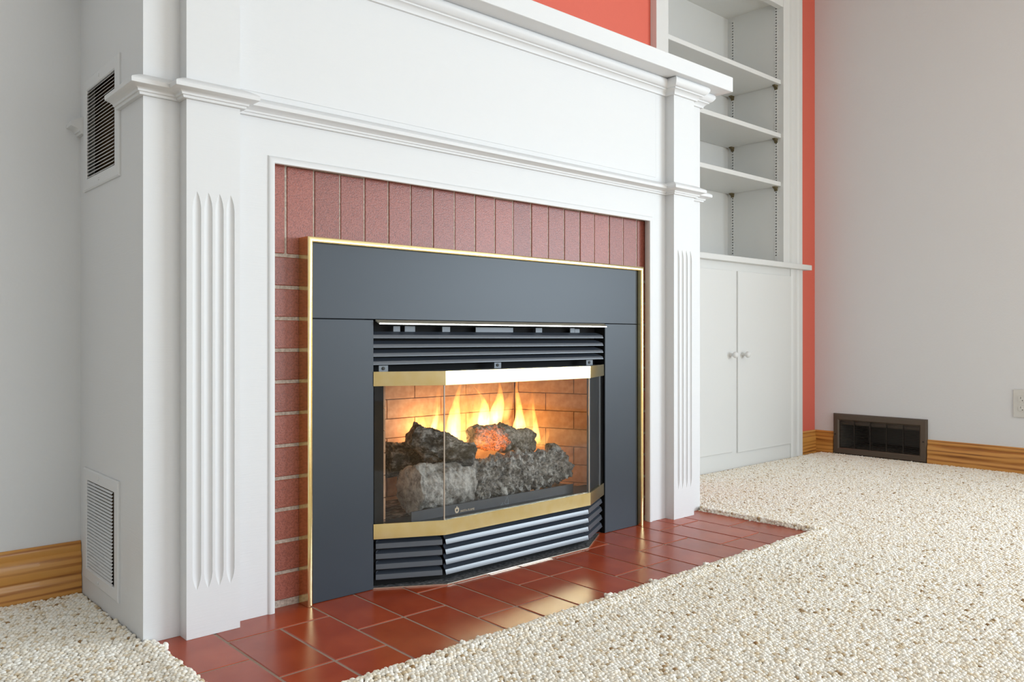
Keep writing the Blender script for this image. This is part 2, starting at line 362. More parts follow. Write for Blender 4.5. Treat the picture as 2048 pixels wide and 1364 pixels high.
CROWN = [(-.004, 0), (.0080, 0), (.0085, .0035), (.0105, .0070), (.0145, .0110), (.0195, .0135), (.0215, .0140), (.0220, .0175), (.0250, .0185), (.0295, .0215), (.0340, .0262), (.0365, .0315), (.0370, .0360), (.0355, .0405), (.0320, .0440), (.0290, .0456), (-.004, .0456)]
put('crown_moulding', sweep([(SX0, YB), (SX0, YBd)]+FRONT+[(SX1, YBd), (SX1, YB)], CROWN, PLAN(1.3230), name='crown', smooth=0.5), 'white', mantel)
BEAD = [(-.002, -.010), (.0040, -.010), (.0055, .0005), (.0045, .0030), (.0015, .0042), (-.002, .0045), (-.0060, .0038), (-.0085, .0020), (-.0095, 0)]
put('bead_trim', sweep([(OX0, 0), (OX0, OZ), (OX1, OZ), (OX1, 0)], BEAD, lambda a, b, h: (a, YBd-h, b), name='bead', smooth=0.6), 'white', mantel)

# ================================================================== grilles in the left side of the mantel
def grille(z0, z1, y0, y1, fz0, fz1, fy0, fy1, label, nsl):
    t = thing('vent_grille', (SX0, (fy0+fy1)/2, fz0), label, 'grille', 'grilles in the side of the mantel')
    put('frame', sweep([(fy0, fz0), (fy1, fz0), (fy1, fz1), (fy0, fz1)], [(0, 0), (0, .003), (-.003, .005), (-(fy1-y1)+.002, .005), (-(fy1-y1), .003), (-(fy1-y1), 0)], lambda a, b, h: (SX0-h, a, b), closed=True, name='frame', smooth=0.0), 'white', t)
    p = (z1-z0)/nsl
    me = None
    for i in range(nsl):
        zc = z0+(i+.5)*p
        if me is None:
            V = []; hy = (y1-y0)/2
            for sy in (-hy, hy): V += [(-.0042, sy, -p*.36), (-.0036, sy, -p*.42), (-.0006, sy, p*.02), (-.0012, sy, p*.12)]
            me = mesh('slat', V, [(0, 1, 2, 3), (4, 5, 6, 7), (0, 1, 5, 4), (1, 2, 6, 5), (2, 3, 7, 6), (3, 0, 4, 7)])
        link('slat', me, 'white', t, (SX0, (y0+y1)/2, zc))
    for zz in ((fz0+z0)/2, (fz1+z1)/2):
        sc = lathe([(.0034, 0), (.0034, -.0012), (.001, -.002)], 10, 'x'); link('screw', sc, 'white', t, (SX0-.0048, (y0+y1)/2, zz))
grille(.911, 1.101, 1.733, 1.920, .885, 1.127, 1.695, 1.946, 'white louvred grille with dark gaps high in the mantel side, under the rail moulding', 26)
grille(.066, .258, 1.743, 1.920, .043, .283, 1.699, 1.945, 'white louvred grille low in the mantel side, just above the carpet', 28)

# ================================================================== brick facing inside the mantel
YK = 1.586
facing = thing('brick_facing', (1.37, YK, 0), 'rust red brick facing with pale mortar between mantel and black insert', 'brickwork')
put('mortar_bed', boxes_mesh('mb', [(0.73, 0.966, YK+.0022, YK+.075, 0.0, 1.0), (1.791, 2.00, YK+.0022, YK+.075, 0.0, 1.0), (0.966, 1.791, YK+.0022, YK+.075, 0.6205, 1.0)]), 'mortar', facing)
SJ = [.7884, .8542, .9180, .9805, 1.0448, 1.1079, 1.1733, 1.2397, 1.3058, 1.3721, 1.4359, 1.5018, 1.5660, 1.6294, 1.6931, 1.7544, 1.8198, 1.8838, 1.9488]
xs = [0.722]+SJ+[2.012]
for i in range(len(xs)-1):
    gp = 0.0026 if i == 0 else 0.0017
    gq = 0.0026 if i == 0 else 0.0017
    o = box('brick', xs[i]+(0.0028 if i == 1 else .0017), xs[i+1]-gq, YK, YK+.05, 0.7440, 0.9275+random.uniform(0, .004), 'brick', facing, 0.0014)
    o.location.y += random.uniform(-.0008, .0010)
CZ = [.740, .673, .607, .5403, .4737, .4068, .339, .271, .2047, .1375, .0724, .012]
for x0, x1 in ((0.722, 0.965), (1.792, 2.012)):
    for i in range(len(CZ)-1):
        o = box('brick', x0, x1, YK, YK+.05, CZ[i+1]+.0036, CZ[i]-.0036, 'brick', facing, 0.0016)
        o.location.y += random.uniform(-.0008, .0010)

# ================================================================== fireplace insert
ins = thing('fireplace_insert', (1.3785, 1.56, 0), 'black steel gas fireplace insert with polished brass trim and glass bay', 'fireplace')
BX0, BX1, BZ, YF = 0.8185, 1.9305, 0.7800, 1.5465
bw = 0.0115
# brass surround, mitred, profile with a rounded nose
BR = [(0, -.0395), (0, .0002), (-.0015, .0018), (-.0045, .0024), (-.0080, .0020), (-bw+.001, .0008), (-bw, -.001), (-bw, -.0395)]
def fm(a, b, h): return (a, YF-h, b)
put('brass_frame', sweep([(BX0, 0.0005), (BX0, BZ), (BX1, BZ), (BX1, 0.0005)], [(-o, h) for o, h in BR], fm, name='brass', smooth=0.7, flip=1), 'brass', ins)
YPn = 1.5585
IX0, IX1 = 0.987, 1.770
box('top_panel', BX0+.010, BX1-.014, YPn, YPn+.004, 0.6084, BZ-.010, 'steel', ins, 0.0006)
box('side_panel', BX0+.010, IX0, YPn, YPn+.004, 0.0006, 0.6066, 'steel', ins, 0.0006)
box('side_panel', IX1, BX1-.014, YPn, YPn+.004, 0.0006, 0.6066, 'steel', ins, 0.0006)
# dark shell behind
put('shell', boxes_mesh('shell', [(BX0+.008, IX0-.002, YPn+.0045, 1.584, 0, BZ-.012), (IX1+.002, BX1-.008, YPn+.0045, 1.584, 0, BZ-.012), (IX0-.002, IX1+.002, YPn+.0045, 1.584, .62, BZ-.012),
     (IX0-.02, IX0-.001, YPn+.0045, 1.90, 0, .62), (IX1+.001, IX1+.02, YPn+.0045, 1.90, 0, .62), (IX0-.02, IX1+.02, 1.60, 1.62, .478, .62), (IX0-.02, IX1+.02, 1.60, 1.90, .606, .62), (IX0-.02, IX1+.02, 1.86, 1.90, 0, .62), (IX0, IX1, 1.580, 1.86, .105, .118), (IX0-.02, IX1+.02, 1.58, 1.60, 0, .108)]), 'matte_black', ins)
# brass drip strip above the upper louvres
put('drip_strip', mesh('ds', [(.9915, 1.5575, .6072), (1.7655, 1.5575, .6072), (1.7640, 1.5465, .6000), (.9950, 1.5465, .6000), (.9950, 1.5465, .5970), (1.7640, 1.5465, .5970), (.9915, 1.5590, .6040), (1.7655, 1.5590, .6040)],
    [(0, 1, 2, 3), (3, 2, 5, 4), (4, 5, 7, 6), (6, 7, 1, 0), (0, 3, 4, 6), (1, 7, 5, 2)]), 'pale_brass', ins)
# louvre slats: vertical front lip, rounded top rolling back, quarter-round ends
def slat_mesh(L, hf, dep, rise, shr):
    sec = [(-.0034, 0), (-.0034, .0005), (0, hf)]
    for t in range(1, 6):
        sec.append((dep*t/5, hf+rise*(t/5)**1.15))
    sec += [(dep+.0012, hf+rise-.0012), (.0015, 0.0)]
    V = []; k = len(sec)
    for s in (-1, 1):
        for (d, z) in sec:
            e = shr*(1-math.sqrt(max(0, 1-min(1, max(0, d)/dep)**2)))
            V.append((s*(L/2-e), d, z))
    F = [tuple(range(k)), tuple(range(k, 2*k))]+[(i, (i+1) % k, k+(i+1) % k, k+i) for i in range(k)]
    return mesh('slat', V, F, 0.6)
def slat(p0, p1, z, me):
    a, b = Vector(p0), Vector(p1); d = b-a
    return link('louver_slat', me, 'louver', ins, ((a.x+b.x)/2, (a.y+b.y)/2, z), math.atan2(d.y, d.x))
um = slat_mesh(1.7640-.9750, .0078, .016, .0075, .014)
for z in (.5655, .5440, .5237, .5052): slat((.9750, 1.5630), (1.7640, 1.5630), z, um)
GL, GR, YG = (IX0, 1.5585), (1.763, 1.5585), 1.484
C0, C1 = (1.133, YG), (1.624, YG)
lens = (Vector(C1)-Vector(C0)).length-.006
fl = slat_mesh(lens, .0108, .020, .0110, .016)
sl = slat_mesh((Vector(C0)-Vector(GL)).length-.012, .0108, .020, .0110, .016)
for z in (.0900, .0668, .0435, .0202):
    slat((C0[0]+.003, YG+.0045), (C1[0]-.003, YG+.0045), z, fl)
    slat((GL[0]+.007, GL[1]+.0035), (C0[0]-.002, C0[1]+.0078), z, sl)
    slat((C1[0]+.002, C1[1]+.0078), (GR[0]-.007, GR[1]+.0035), z, sl)
# dark backing behind the lower louvres
put('louver_backing', prism('lb', [(IX0+.004, 1.575), (1.140, 1.512), (1.618, 1.512), (1.757, 1.575)], .004, .112), 'matte_black', ins)
# brass bands round the bay
PATH = [GL, C0, C1, GR]
def band(z0, z1, nm):
    h = z1-z0
    o = put(nm, sweep(PATH, [(0, .0012), (.0008, .0004), (.0016, 0), (.0016, h), (.0004, h-.0002), (-.0045, h-.0004), (-.0045, .0012)], PLAN(z0), name=nm, smooth=0.0), 'brass', ins)
    return o
band(.4575, .4900, 'upper_brass_band'); band(.1130, .1470, 'lower_brass_band')
put('hood_plate', prism('hp', [(IX0+.003, 1.565), (C0[0]+.002, YG+.004), (C1[0]-.002, YG+.004), (1.760, 1.565), (1.760, 1.60), (IX0+.003, 1.60)], .4835, .4885), 'bracket', ins)
put('sill_plate', prism('sp', [(IX0+.003, 1.565), (C0[0]+.002, YG+.003), (C1[0]-.002, YG+.003), (1.760, 1.565), (1.760, 1.59), (IX0+.003, 1.59)], .1180, .1430), 'steel', ins)
# glass panes
def pane(p0, p1):
    a, b = Vector(p0), Vector(p1); d = b-a; me = box_mesh(d.length, .003, .3110, 0.0)
    return link('glass_pane', me, 'glass', ins, ((a.x+b.x)/2, (a.y+b.y)/2, .3025), math.atan2(d.y, d.x))
pane((GL[0]+.004, GL[1]+.003), (C0[0]-.0002, YG+.0055)); pane((C0[0]+.0012, YG+.0045), (C1[0]-.0012, YG+.0045)); pane((C1[0]+.0002, YG+.0055), (GR[0]-.004, GR[1]+.003))
# steel clips holding the glass at its corners, and the jambs
def strip_on(p0, p1, t0, t1, off, th, z0, z1, nm, mat):
    a, b = Vector(p0), Vector(p1); d = (b-a).normalized(); nn = Vector((-d.y, d.x)); q0 = a+d*t0+nn*off; q1 = a+d*t1+nn*off
    me = box_mesh((q1-q0).length, th, z1-z0, 0.0004)
    if me.materials and me.materials[0] is not M[mat]: me = me.copy(); me.materials.clear()
    c = (q0+q1)/2; return link(nm, me, mat, ins, (c.x, c.y, (z0+z1)/2), math.atan2(d.y, d.x))
strip_on(C1, GR, .002, .034, .008, .003, .146, .459, 'glass_clip', 'louver')
strip_on(C1, GR, .118, .126, .004, .004, .146, .459, 'glass_clip', 'bracket')
strip_on(C1, GR, .060, .140, .014, .003, .146, .459, 'jamb', 'matte_black')
put('jamb', boxes_mesh('jamb', [(IX0, 1.019, 1.567, 1.572, .118, .478)]), 'matte_black', ins)
put('jamb', boxes_mesh('jamb', [(1.738, IX1, 1.567, 1.572, .118, .478)]), 'matte_black', ins)
for cx in (C0[0]-.0004, C1[0]+.0004):
    box('corner_seal', cx-.0012, cx+.0012, YG+.0030, YG+.0056, .147, .458, 'seal', ins)
# base tray with a bright front edge
TR = [(IX0, 1.5640), (1.1325, 1.4770), (1.6110, 1.4785), (1.7450, 1.5612)]
put('base_tray', prism('bt', TR+[(1.745, 1.58), (IX0, 1.58)], 0.0002, .0026), 'dusty', ins)
put('tray_edge', sweep(TR, [(0, 0), (.0018, 0), (.0018, .0024), (0, .0028)], PLAN(0.0002), name='te', smooth=0), 'pale_brass', ins)
# brackets seen behind the louvres, clips with screws below them
def px2x(px, y):      # measured column -> world x on the plane y (all at the same real depth)
    th = math.radians(YAW); u = (px-1024)/1616.5
    dx, dy = math.sin(th)+math.cos(th)*u, math.cos(th)-math.sin(th)*u
    return dx/dy*y
for a, b, zt in ((788, 802, .594), (811, 832, .5945), (886, 902, .594), (953, 1028, .5935), (1073, 1086, .5935), (1142, 1151, .594), (1151, 1161, .592)):
    box('bracket', px2x(a, 1.578), px2x(b, 1.578), 1.5810, 1.5835, .572, zt, 'bracket', ins, 0.0005)
for a, b in ((757, 776), (988, 1002), (1172, 1185)):
    c = box('mounting_clip', px2x(a, 1.566), px2x(b, 1.566), 1.5650, 1.5675, .486, .5035, 'bracket', ins, 0.0005)
    link('screw', lathe([(.0040, 0), (.0040, -.0016), (.0015, -.0022)], 10, 'y'), 'black_screw', c, (px2x((a+b)/2, 1.565), 1.5650, .4965))
# firebox liner in moulded fire brick: back panel and two splayed sides
liner = put('firebox_liner', prism('fl', [(1.020, 1.575), (1.112, 1.812), (1.645, 1.812), (1.737, 1.575), (1.757, 1.575), (1.665, 1.85), (1.092, 1.85), (1.000, 1.575)], .112, .480), 'liner', ins)
def liner_bricks(p0, p1, off):
    a, b = Vector(p0), Vector(p1); L = (b-a).length; d = (b-a).normalized(); ang = math.atan2(d.y, d.x)
    Lb, Hb = .178, .0515
    for r in range(8):
        z0 = .0435+.0515*r; z1 = z0+Hb
        z0c, z1c = max(z0, .118), min(z1, .478)
        if z1c-z0c < .006: continue
        s = off+(Lb/2 if r % 2 else 0)-2*Lb
        while s < L:
            e0, e1 = max(s, 0), min(s+Lb, L)
            if e1-e0 > .006:
                me = box_mesh(e1-e0-.0018, .010, z1c-z0c-.0018, 0.0008)
                c = a+d*((e0+e1)/2)
                link('fire_brick', me, 'firebrick', liner, (c.x, c.y, (z0c+z1c)/2), ang)
            s += Lb
liner_bricks((1.122, 1.806), (1.635, 1.806), .06)
liner_bricks((1.640, 1.800), (1.730, 1.580), .10)
liner_bricks((1.027, 1.580), (1.117, 1.800), .05)
put('ember_bed', boxes_mesh('eb', [(1.06, 1.70, 1.537, 1.79, .118, .140)]), 'log_dark', ins)
# front plate of the log tray with the maker's emblem
plate = box('tray_plate', 1.0715, 1.609, 1.532, 1.535, .118, .1665, 'plate', ins, 0.0005)
def text(body, size, x, z, y, nm, mat, parent):
    cu = bpy.data.curves.new(nm, 'FONT'); cu.body = body; cu.size = size; cu.extrude = 0.0003; cu.resolution_u = 2
    tmp = bpy.data.objects.new('tmp', cu); COL.objects.link(tmp)
    dg = bpy.context.evaluated_depsgraph_get(); me = bpy.data.meshes.new_from_object(tmp.evaluated_get(dg))
    bpy.data.objects.remove(tmp); me.name = nm
    me.transform(Matrix.Translation((x, y, z)) @ Matrix.Rotation(math.radians(90), 4, 'X'))
    return put(nm, me, mat, parent)
ex = 1.2037
text('INSTA-FLAME', .0074, ex+.0105, .1455, 1.5312, 'maker_lettering', 'print', plate)
text('USA', .0046, ex-.0048, .1380, 1.5312, 'small_lettering', 'print', plate)
def ring(outer, inner, x, z, y, nm, mat, parent):
    n = len(outer); V = [(x+a, y, z+b) for a, b in outer]+[(x+a, y, z+b) for a, b in inner]+[(x+a, y+.0004, z+b) for a, b in outer]+[(x+a, y+.0004, z+b) for a, b in inner]
    F = []
    for i in range(n):
        j = (i+1) % n; F += [(i, j, n+j, n+i), (2*n+i, 3*n+i, 3*n+j, 2*n+j), (i, 2*n+i, 2*n+j, j), (n+i, n+j, 3*n+j, 3*n+i)]
    return put(nm, mesh(nm, V, F), mat, parent)
FL = [(0, .0105), (.0022, .0065), (.0034, .0048), (.0054, .0062), (.0064, .0015), (.0058, -.0030), (.0030, -.0064), (0, -.0072), (-.0030, -.0064), (-.0058, -.0030), (-.0064, .0015), (-.0054, .0062), (-.0034, .0048), (-.0022, .0065)]
ring(FL, [(a*.45, min(b, .006)*.45) for a, b in FL], ex, .1520, 1.5310, 'flame_emblem', 'print', plate)
def outline(pts, x, z, nm):
    w = .0005; out, inn = [], []
    n = len(pts)
    for i in range(n):
        p = Vector(pts[i]); a = Vector(pts[i-1]); b = Vector(pts[(i+1) % n]); t = (b-a).normalized(); nn = Vector((t.y, -t.x))
        out.append(tuple(p+nn*w)); inn.append(tuple(p-nn*w))
    ring(out, inn, x, z, 1.5312, nm, 'print_line', plate)
fx = 1.3596
outline([(.0065, .0200), (.0090, .0120), (.0100, .0), (.0070, .0035), (.0050, .0010), (.0, .0030), (-.0035, .0045), (.0010, .0110)], fx, .1435, 'flame_outline')
outline([(-.0090, .0090), (-.0080, .0040), (-.0100, .0), (-.0130, -.0010), (-.0150, .0030), (-.0110, .0060)], fx, .1415, 'flame_outline')

# ================================================================== gas logs
def log(name, pts, rads, mat, label, amp, freq, seed, nl=70, nr=44, squash=1.0, ridge=0.0, group='ceramic logs in the firebox'):
    P = [Vector(p) for p in pts]; c = sum(P, Vector())/len(P); V, F = [], []
    segs = len(P)-1
    for i in range(nl+1):
        t = i/nl*segs; k = min(int(t), segs-1); f = t-k; ff = f*f*(3-2*f)
        p = P[k].lerp(P[k+1], f); r = rads[k]*(1-ff)+rads[k+1]*ff
        d = (P[k+1]-P[k]).normalized(); u = d.cross(Vector((0, 0, 1))).normalized(); w = u.cross(d)
        e = min(i, nl-i); r *= (0.90+0.10*min(1, e/3))
        for j in range(nr):
            a = 2*math.pi*j/nr; q = u*math.cos(a)+w*math.sin(a)*squash
            base = p+q*r; s = Vector((seed, seed*1.7, -seed))
            nv = noise.fractal(base*freq+s, 0.9, 2.1, 4)
            rid = ridge*abs(math.sin(a*3+2.5*noise.noise(base*18+s)+seed))
            base = p+q*(r*(1-rid)+amp*nv)
            if e <= 1: base += d*(amp*.8*noise.noise(base*freq*1.3+s))
            V.append(base-c)
    for i in range(nl):
        for j in range(nr): F.append((i*nr+j, i*nr+(j+1) % nr, (i+1)*nr+(j+1) % nr, (i+1)*nr+j))
    for i0, ctr in ((0, P[0]), (nl, P[-1])):
        b = len(V); V.append(ctr-c)
        for j in range(nr): F.append((i0*nr+j, i0*nr+(j+1) % nr, b))
    me = mesh(name, V, F, 1.0); o = link(name, me, mat, None, c)
    return tag(o, label, 'log', group)
log('gas_log', [(1.112, 1.600, .202), (1.284, 1.600, .196)], [.058, .053], 'log_smooth', 'pale grey smooth-barked log end standing at the left of the tray plate', .010, 36, 3.1, nl=100, nr=64, squash=1.02)
log('gas_log', [(1.286, 1.600, .194), (1.37, 1.598, .201), (1.50, 1.600, .206), (1.640, 1.602, .204)], [.050, .053, .050, .040], 'log_ash', 'long craggy ash grey log lying behind the tray plate', .018, 58, 9.4, nl=190, nr=84)
log('gas_log', [(1.128, 1.738, .258), (1.292, 1.742, .248)], [.046, .044], 'log_dark', 'sooty dark grey log lying low at the back behind the crossing log', .009, 30, 5.2, nl=90, nr=56, ridge=.08)
log('gas_log', [(1.153, 1.652, .328), (1.222, 1.628, .294), (1.300, 1.584, .268)], [.036, .040, .031], 'log_dark', 'charred black log crossing slantwise over the pale front logs', .008, 40, 7.7, nl=110, nr=64, ridge=.16)
log('gas_log', [(1.362, 1.672, .304), (1.448, 1.662, .294), (1.562, 1.655, .276)], [.032, .040, .034], 'log_ember', 'grey bark log with glowing orange embers in the middle of the flames', .009, 42, 2.2, nl=100, nr=60, squash=.95, ridge=.08)
log('gas_log', [(1.590, 1.612, .255), (1.626, 1.606, .250)], [.018, .014], 'log_ash', 'small ash grey chip lying on the right end of the craggy log', .004, 60, 4.9, nl=20, nr=20)

# ================================================================== flames
def tongue(x0, z0, x1, z1, y, w, depth, mat, parent, ph, wob, base):
    """one tapering lick of fire: broad root, swaying spine, drawn-out tip"""
    n, m = 40, 14; V, F = [], []
    for i in range(n+1):
        t = i/n; z = z0+(z1-z0)*t
        x = x0+(x1-x0)*t**1.3+wob*(math.sin(t*5.2+ph)*(0.25+0.75*t)-math.sin(ph)*0.25*(1-t))
        yy = y+wob*0.6*math.sin(t*4.1+ph*1.7)
        pr = min(1.0, (t/0.10)**0.6)*((1-t)**1.05)*(base+0.42*math.sin(t*7.3+ph*2.3)*t*(1-t)*4*0.5)+0.10*(1-t)
        r = max(w/2*pr, .0004); rd = max(depth*pr, .0004)
        for k in range(m): a = 2*math.pi*k/m; V.append((x+r*math.cos(a), yy+rd*math.sin(a), z))
    for i in range(n):
        for k in range(m): F.append((i*m+k, i*m+(k+1) % m, (i+1)*m+(k+1) % m, (i+1)*m+k))
    F.append(tuple(range(m))); F.append(tuple(range(n*m, (n+1)*m)))
    return put('tongue', mesh('tongue', V, F, 1.5), mat, parent)
def flame(name, px, z0, px1, z1, y, w, mat, label, bend=0.0, depth=0.016, shape=0.30, rr=random.Random(21)):
    x0, x1 = px2x(px, y), px2x(px1, y); h = z1-z0; ph = rr.uniform(0, 6.28)
    t = thing(name, (x0, y, z0), label, 'flame', 'flames above the logs')
    tongue(x0, z0, x1, z1+.018, y, w*1.25, depth*1.1, mat, t, ph, abs(bend)*1.1+.002, 1.0)
    for q in range(2 if w > .03 else 1):
        sx = (-1, 1)[q % 2]*w*rr.uniform(.30, .55); hh = h*rr.uniform(.55, .85)
        tongue(x0+sx, z0, x0+sx*1.3+(x1-x0)*.7, z0+hh, y+rr.uniform(.008, .018), w*rr.uniform(.55, .8), depth*.8, 'flame_soft', t, rr.uniform(0, 6.28), abs(bend)+.003, 0.95)
    return t
YFm = 1.700
FLM = [
 (846, .315, 842, .375, 1.735, .024, 'flame_soft', 'small faint flame beside the high end of the charred crossing log', .003, .014, .4),
 (864, .300, 876, .392, 1.735, .017, 'flame_bright', 'slim upright flame just behind the charred crossing log', -.003, .009, .45),
 (884, .290, 866, .450, 1.742, .034, 'flame_soft', 'thin faint flame curling behind the charred crossing log', .010, .016, .30),
 (900, .245, 928, .458, 1.730, .048, 'flame_bright', 'tallest bright yellow flame rising beside the corner of the glass', .007, .016, .34),
 (916, .245, 943, .468, 1.742, .062, 'flame_soft', 'broad soft flame wrapped around the tallest bright flame', .012, .022, .30),
 (972, .300, 944, .424, 1.735, .038, 'flame_bright', 'leaning bright flame between the tallest flame and the ember log', .012, .013, .22),
 (962, .300, 958, .446, 1.742, .044, 'flame_soft', 'soft flame standing behind the leaning bright flame', -.010, .016, .30),
 (990, .300, 997, .440, 1.735, .050, 'flame_bright', 'broad upright flame standing over the ember log', -.006, .015, .40),
 (1004, .325, 1038, .420, 1.742, .040, 'flame_soft', 'soft curling flame tip blown over the ember log', .006, .016, .40),
 (1034, .280, 1040, .428, 1.735, .042, 'flame_bright', 'pale flame rising from the right end of the ember log', .006, .014, .30),
 (1050, .270, 1064, .416, 1.706, .046, 'flame_soft', 'soft orange flame at the far end of the ember log', .006, .018, .40),
 (1068, .250, 1071, .372, 1.702, .030, 'flame_bright', 'short bright flame licking past the end of the ember log', .004, .012, .45),
 (1088, .250, 1094, .305, 1.664, .022, 'flame_soft', 'little flame above the small ash chip', .004, .012, .40),
 (958, .285, 962, .318, 1.606, .044, 'flame_soft', 'low flame licking the ember face of the bark log', .004, .007, .45),
]
for a in FLM: flame('flame', *a[:7], a[7], *a[8:])
def fire_light(loc, power, r):
    l = bpy.data.lights.new('fire_glow', 'POINT'); l.energy = power; l.color = (1.0, 0.47, 0.17); l.shadow_soft_size = r
    o = bpy.data.objects.new('fire_glow', l); COL.objects.link(o); o.location = loc
fire_light((1.28, 1.755, .32), 0.48, .015); fire_light((1.50, 1.755, .31), 0.52, .015)

# ================================================================== built-in bookcase
YC = 1.955; CX0, CX1 = 2.521, 3.642; IN0, IN1 = 2.597, 3.4747; ZTOP = 2.30
case = thing('built_in_bookcase', (3.08, 1.97, 0), 'white built-in bookcase with open shelves over a two-door cabinet', 'bookcase')
box('stile', CX0, IN0, YC, YC+.03, 0.917, ZTOP, 'case_white', case, 0.001)
put('casing', sweep([(IN1, YC+.03), (IN1, YC), (3.530, YC), (3.536, YC-.009), (3.553, YC-.011), (3.570, YC-.009), (3.576, YC-.005), (3.594, YC-.005), (3.600, YC-.009), (3.618, YC-.011), (3.636, YC-.008), (CX1, YC-.001), (CX1, YC+.03)], [(0, .917), (.0004, .917), (.0004, ZTOP), (0, ZTOP)], PLAN(0), name='casing', smooth=0.4, flip=-1), 'case_white', case)
put('casing', sweep([(3.534, YC+.03), (3.534, YC-.004), (3.545, YC-.010), (3.562, YC-.011), (3.574, YC-.008), (3.580, YC-.004), (3.596, YC-.004), (3.602, YC-.008), (3.620, YC-.010), (3.638, YC-.008), (CX1, YC-.001), (CX1, YC+.03)], [(0, 0), (.0004, 0), (.0004, .892), (0, .892)], PLAN(0), name='casing', smooth=0.4, flip=-1), 'case_white', case)
box('top_rail', IN0, IN1, YC+.001, YC+.03, 2.1135, ZTOP, 'case_white', case, 0.001)
for xf, sg in ((IN0, -1), (IN1, 1)):      # side panels with two routed grooves behind the slotted standards
    X = lambda a, b: (min(xf+sg*a, xf+sg*b), max(xf+sg*a, xf+sg*b))
    put('side_panel', boxes_mesh('side_panel', [X(.012, .018)+(YC+.03, 2.27, 0, 2.20)]+[X(0, .012)+q for q in ((YC+.03, 1.9875, 0, 2.20), (1.9965, 2.2220, 0, 2.20), (2.2310, 2.27, 0, 2.20), (1.9875, 1.9965, 0, .93), (2.2220, 2.2310, 0, .93), (1.9875, 1.9965, 2.13, 2.20), (2.2220, 2.2310, 2.13, 2.20))]), 'case_white', case)
box('back_panel', IN0-.018, IN1+.018, 2.255, 2.27, .0, 2.20, 'case_white', case)
box('top_panel', IN0, IN1, YC+.03, 2.256, 2.143, 2.16, 'case_white', case)
box('ledge', CX0-.046, 3.688, YC-.030, YC+.29, 0.892, 0.9165, 'case_white', case, 0.002)
# cabinet front frame, kick board and doors
put('cabinet_frame', boxes_mesh('cf', [(CX0, 3.536, YC, YC+.02, 0, .892)]), 'case_white', case)
def door(x0, x1, z0, z1, kx):
    d = box('door', x0, x1, YC-.0075, YC+.001, z0, z1, 'case_white', case, 0.0012)
    kn = lathe([(.0085, 0), (.0070, -.006), (.0060, -.013), (.0105, -.018), (.0140, -.024), (.0138, -.030), (.0095, -.035), (.002, -.0362)], 20, 'y')
    link('knob', kn, 'case_white', d, (kx, YC-.0070, .494))
door(2.600, 3.036, .0745, .856, 3.019); door(3.080, 3.531, .0680, .857, 3.116)
# adjustable shelves, with slotted standards and bronze clips
SHV = [(1.7545, 1.7745), (1.5035, 1.5240), (1.2770, 1.2970)]
for z0, z1 in SHV: box('shelf', IN0+.001, IN1-.0015, YC+.012, 2.252, z0, z1, 'case_white', case, 0.0012)
for yy in (1.992, 2.2265):
    for xx, sg in ((IN1, -1), (IN0, 1)):
        xa, xb = min(xx, xx+sg*.0022), max(xx, xx+sg*.0022)
        lst = [(xa, xb, yy-.008, yy-.0036, .93, 2.13), (xa, xb, yy+.0036, yy+.008, .93, 2.13)]; z = .955; zp = .93
        while z < 2.12:
            lst.append((xa, xb, yy-.0036, yy+.0036, zp, z-.0028)); zp = z+.0028; z += .0135
        lst.append((xa, xb, yy-.0036, yy+.0036, zp, 2.13))
        put('shelf_standard', boxes_mesh('shelf_standard', lst), 'case_white', case)
for z0, z1 in SHV:
    for yy in (1.992, 2.2265):
        V = [(IN1-.0022, yy-.010, z0), (IN1-.0022, yy+.010, z0), (IN1-.026, yy-.007, z0), (IN1-.026, yy+.007, z0), (IN1-.0022, yy-.008, z0-.020), (IN1-.0022, yy+.008, z0-.020), (IN1-.022, yy-.006, z0-.006), (IN1-.022, yy+.006, z0-.006), (IN1-.010, yy-.007, z0-.010), (IN1-.010, yy+.007, z0-.010)]
        put('shelf_clip', mesh('clip', V, [(0, 1, 3, 2), (2, 3, 7, 6), (6, 7, 9, 8), (8, 9, 5, 4), (4, 5, 1, 0), (0, 2, 6, 8, 4), (1, 5, 9, 7, 3)]), 'clip', case)

# ================================================================== wall register
reg = thing('wall_register', (XR, 1.666, 0), 'dark bronze metal air register low on the grey wall above the carpet', 'vent')
put('frame', sweep([(1.447, .002), (1.885, .002), (1.885, .1985), (1.447, .1985)], [(0, 0), (0, .006), (-.006, .017), (-.026, .017), (-.032, .012), (-.034, 0)], lambda a, b, h: (XR-h, a, b), closed=True, name='frame', smooth=0.0), 'register', reg)
put('duct', boxes_mesh('duct', [(XR+.001, XR+.30, 1.4785, 1.4800, .0305, .1675), (XR+.001, XR+.30, 1.8520, 1.8535, .0305, .1675), (XR+.001, XR+.30, 1.4785, 1.8535, .0305, .0320), (XR+.001, XR+.30, 1.4785, 1.8535, .1660, .1675), (XR+.30, XR+.302, 1.4785, 1.8535, .0305, .1675)]), 'duct_metal', reg)
box('damper', XR+.006, XR+.009, 1.480, 1.852, .146, .1662, 'register', reg)
sm = boxes_mesh('blade', [(-.0010, .0010, -.1865, .1865, -.0007, .0007)])
for i in range(17): link('blade', sm, 'register_dark', reg, (XR-.0105, 1.6665, .040+i*.0075))
vm = boxes_mesh('fin', [(-.003, .003, -.0022, .0022, -.066, .066)])
for yy in (1.552, 1.628, 1.704, 1.780): link('fin', vm, 'register_dark', reg, (XR-.007, yy, .100))
for yy in (1.461, 1.871): link('screw', lathe([(.004, 0), (.004, -.0012), (.0015, -.0022)], 10, 'x'), 'register_dark', reg, (XR-.0168, yy, .098))

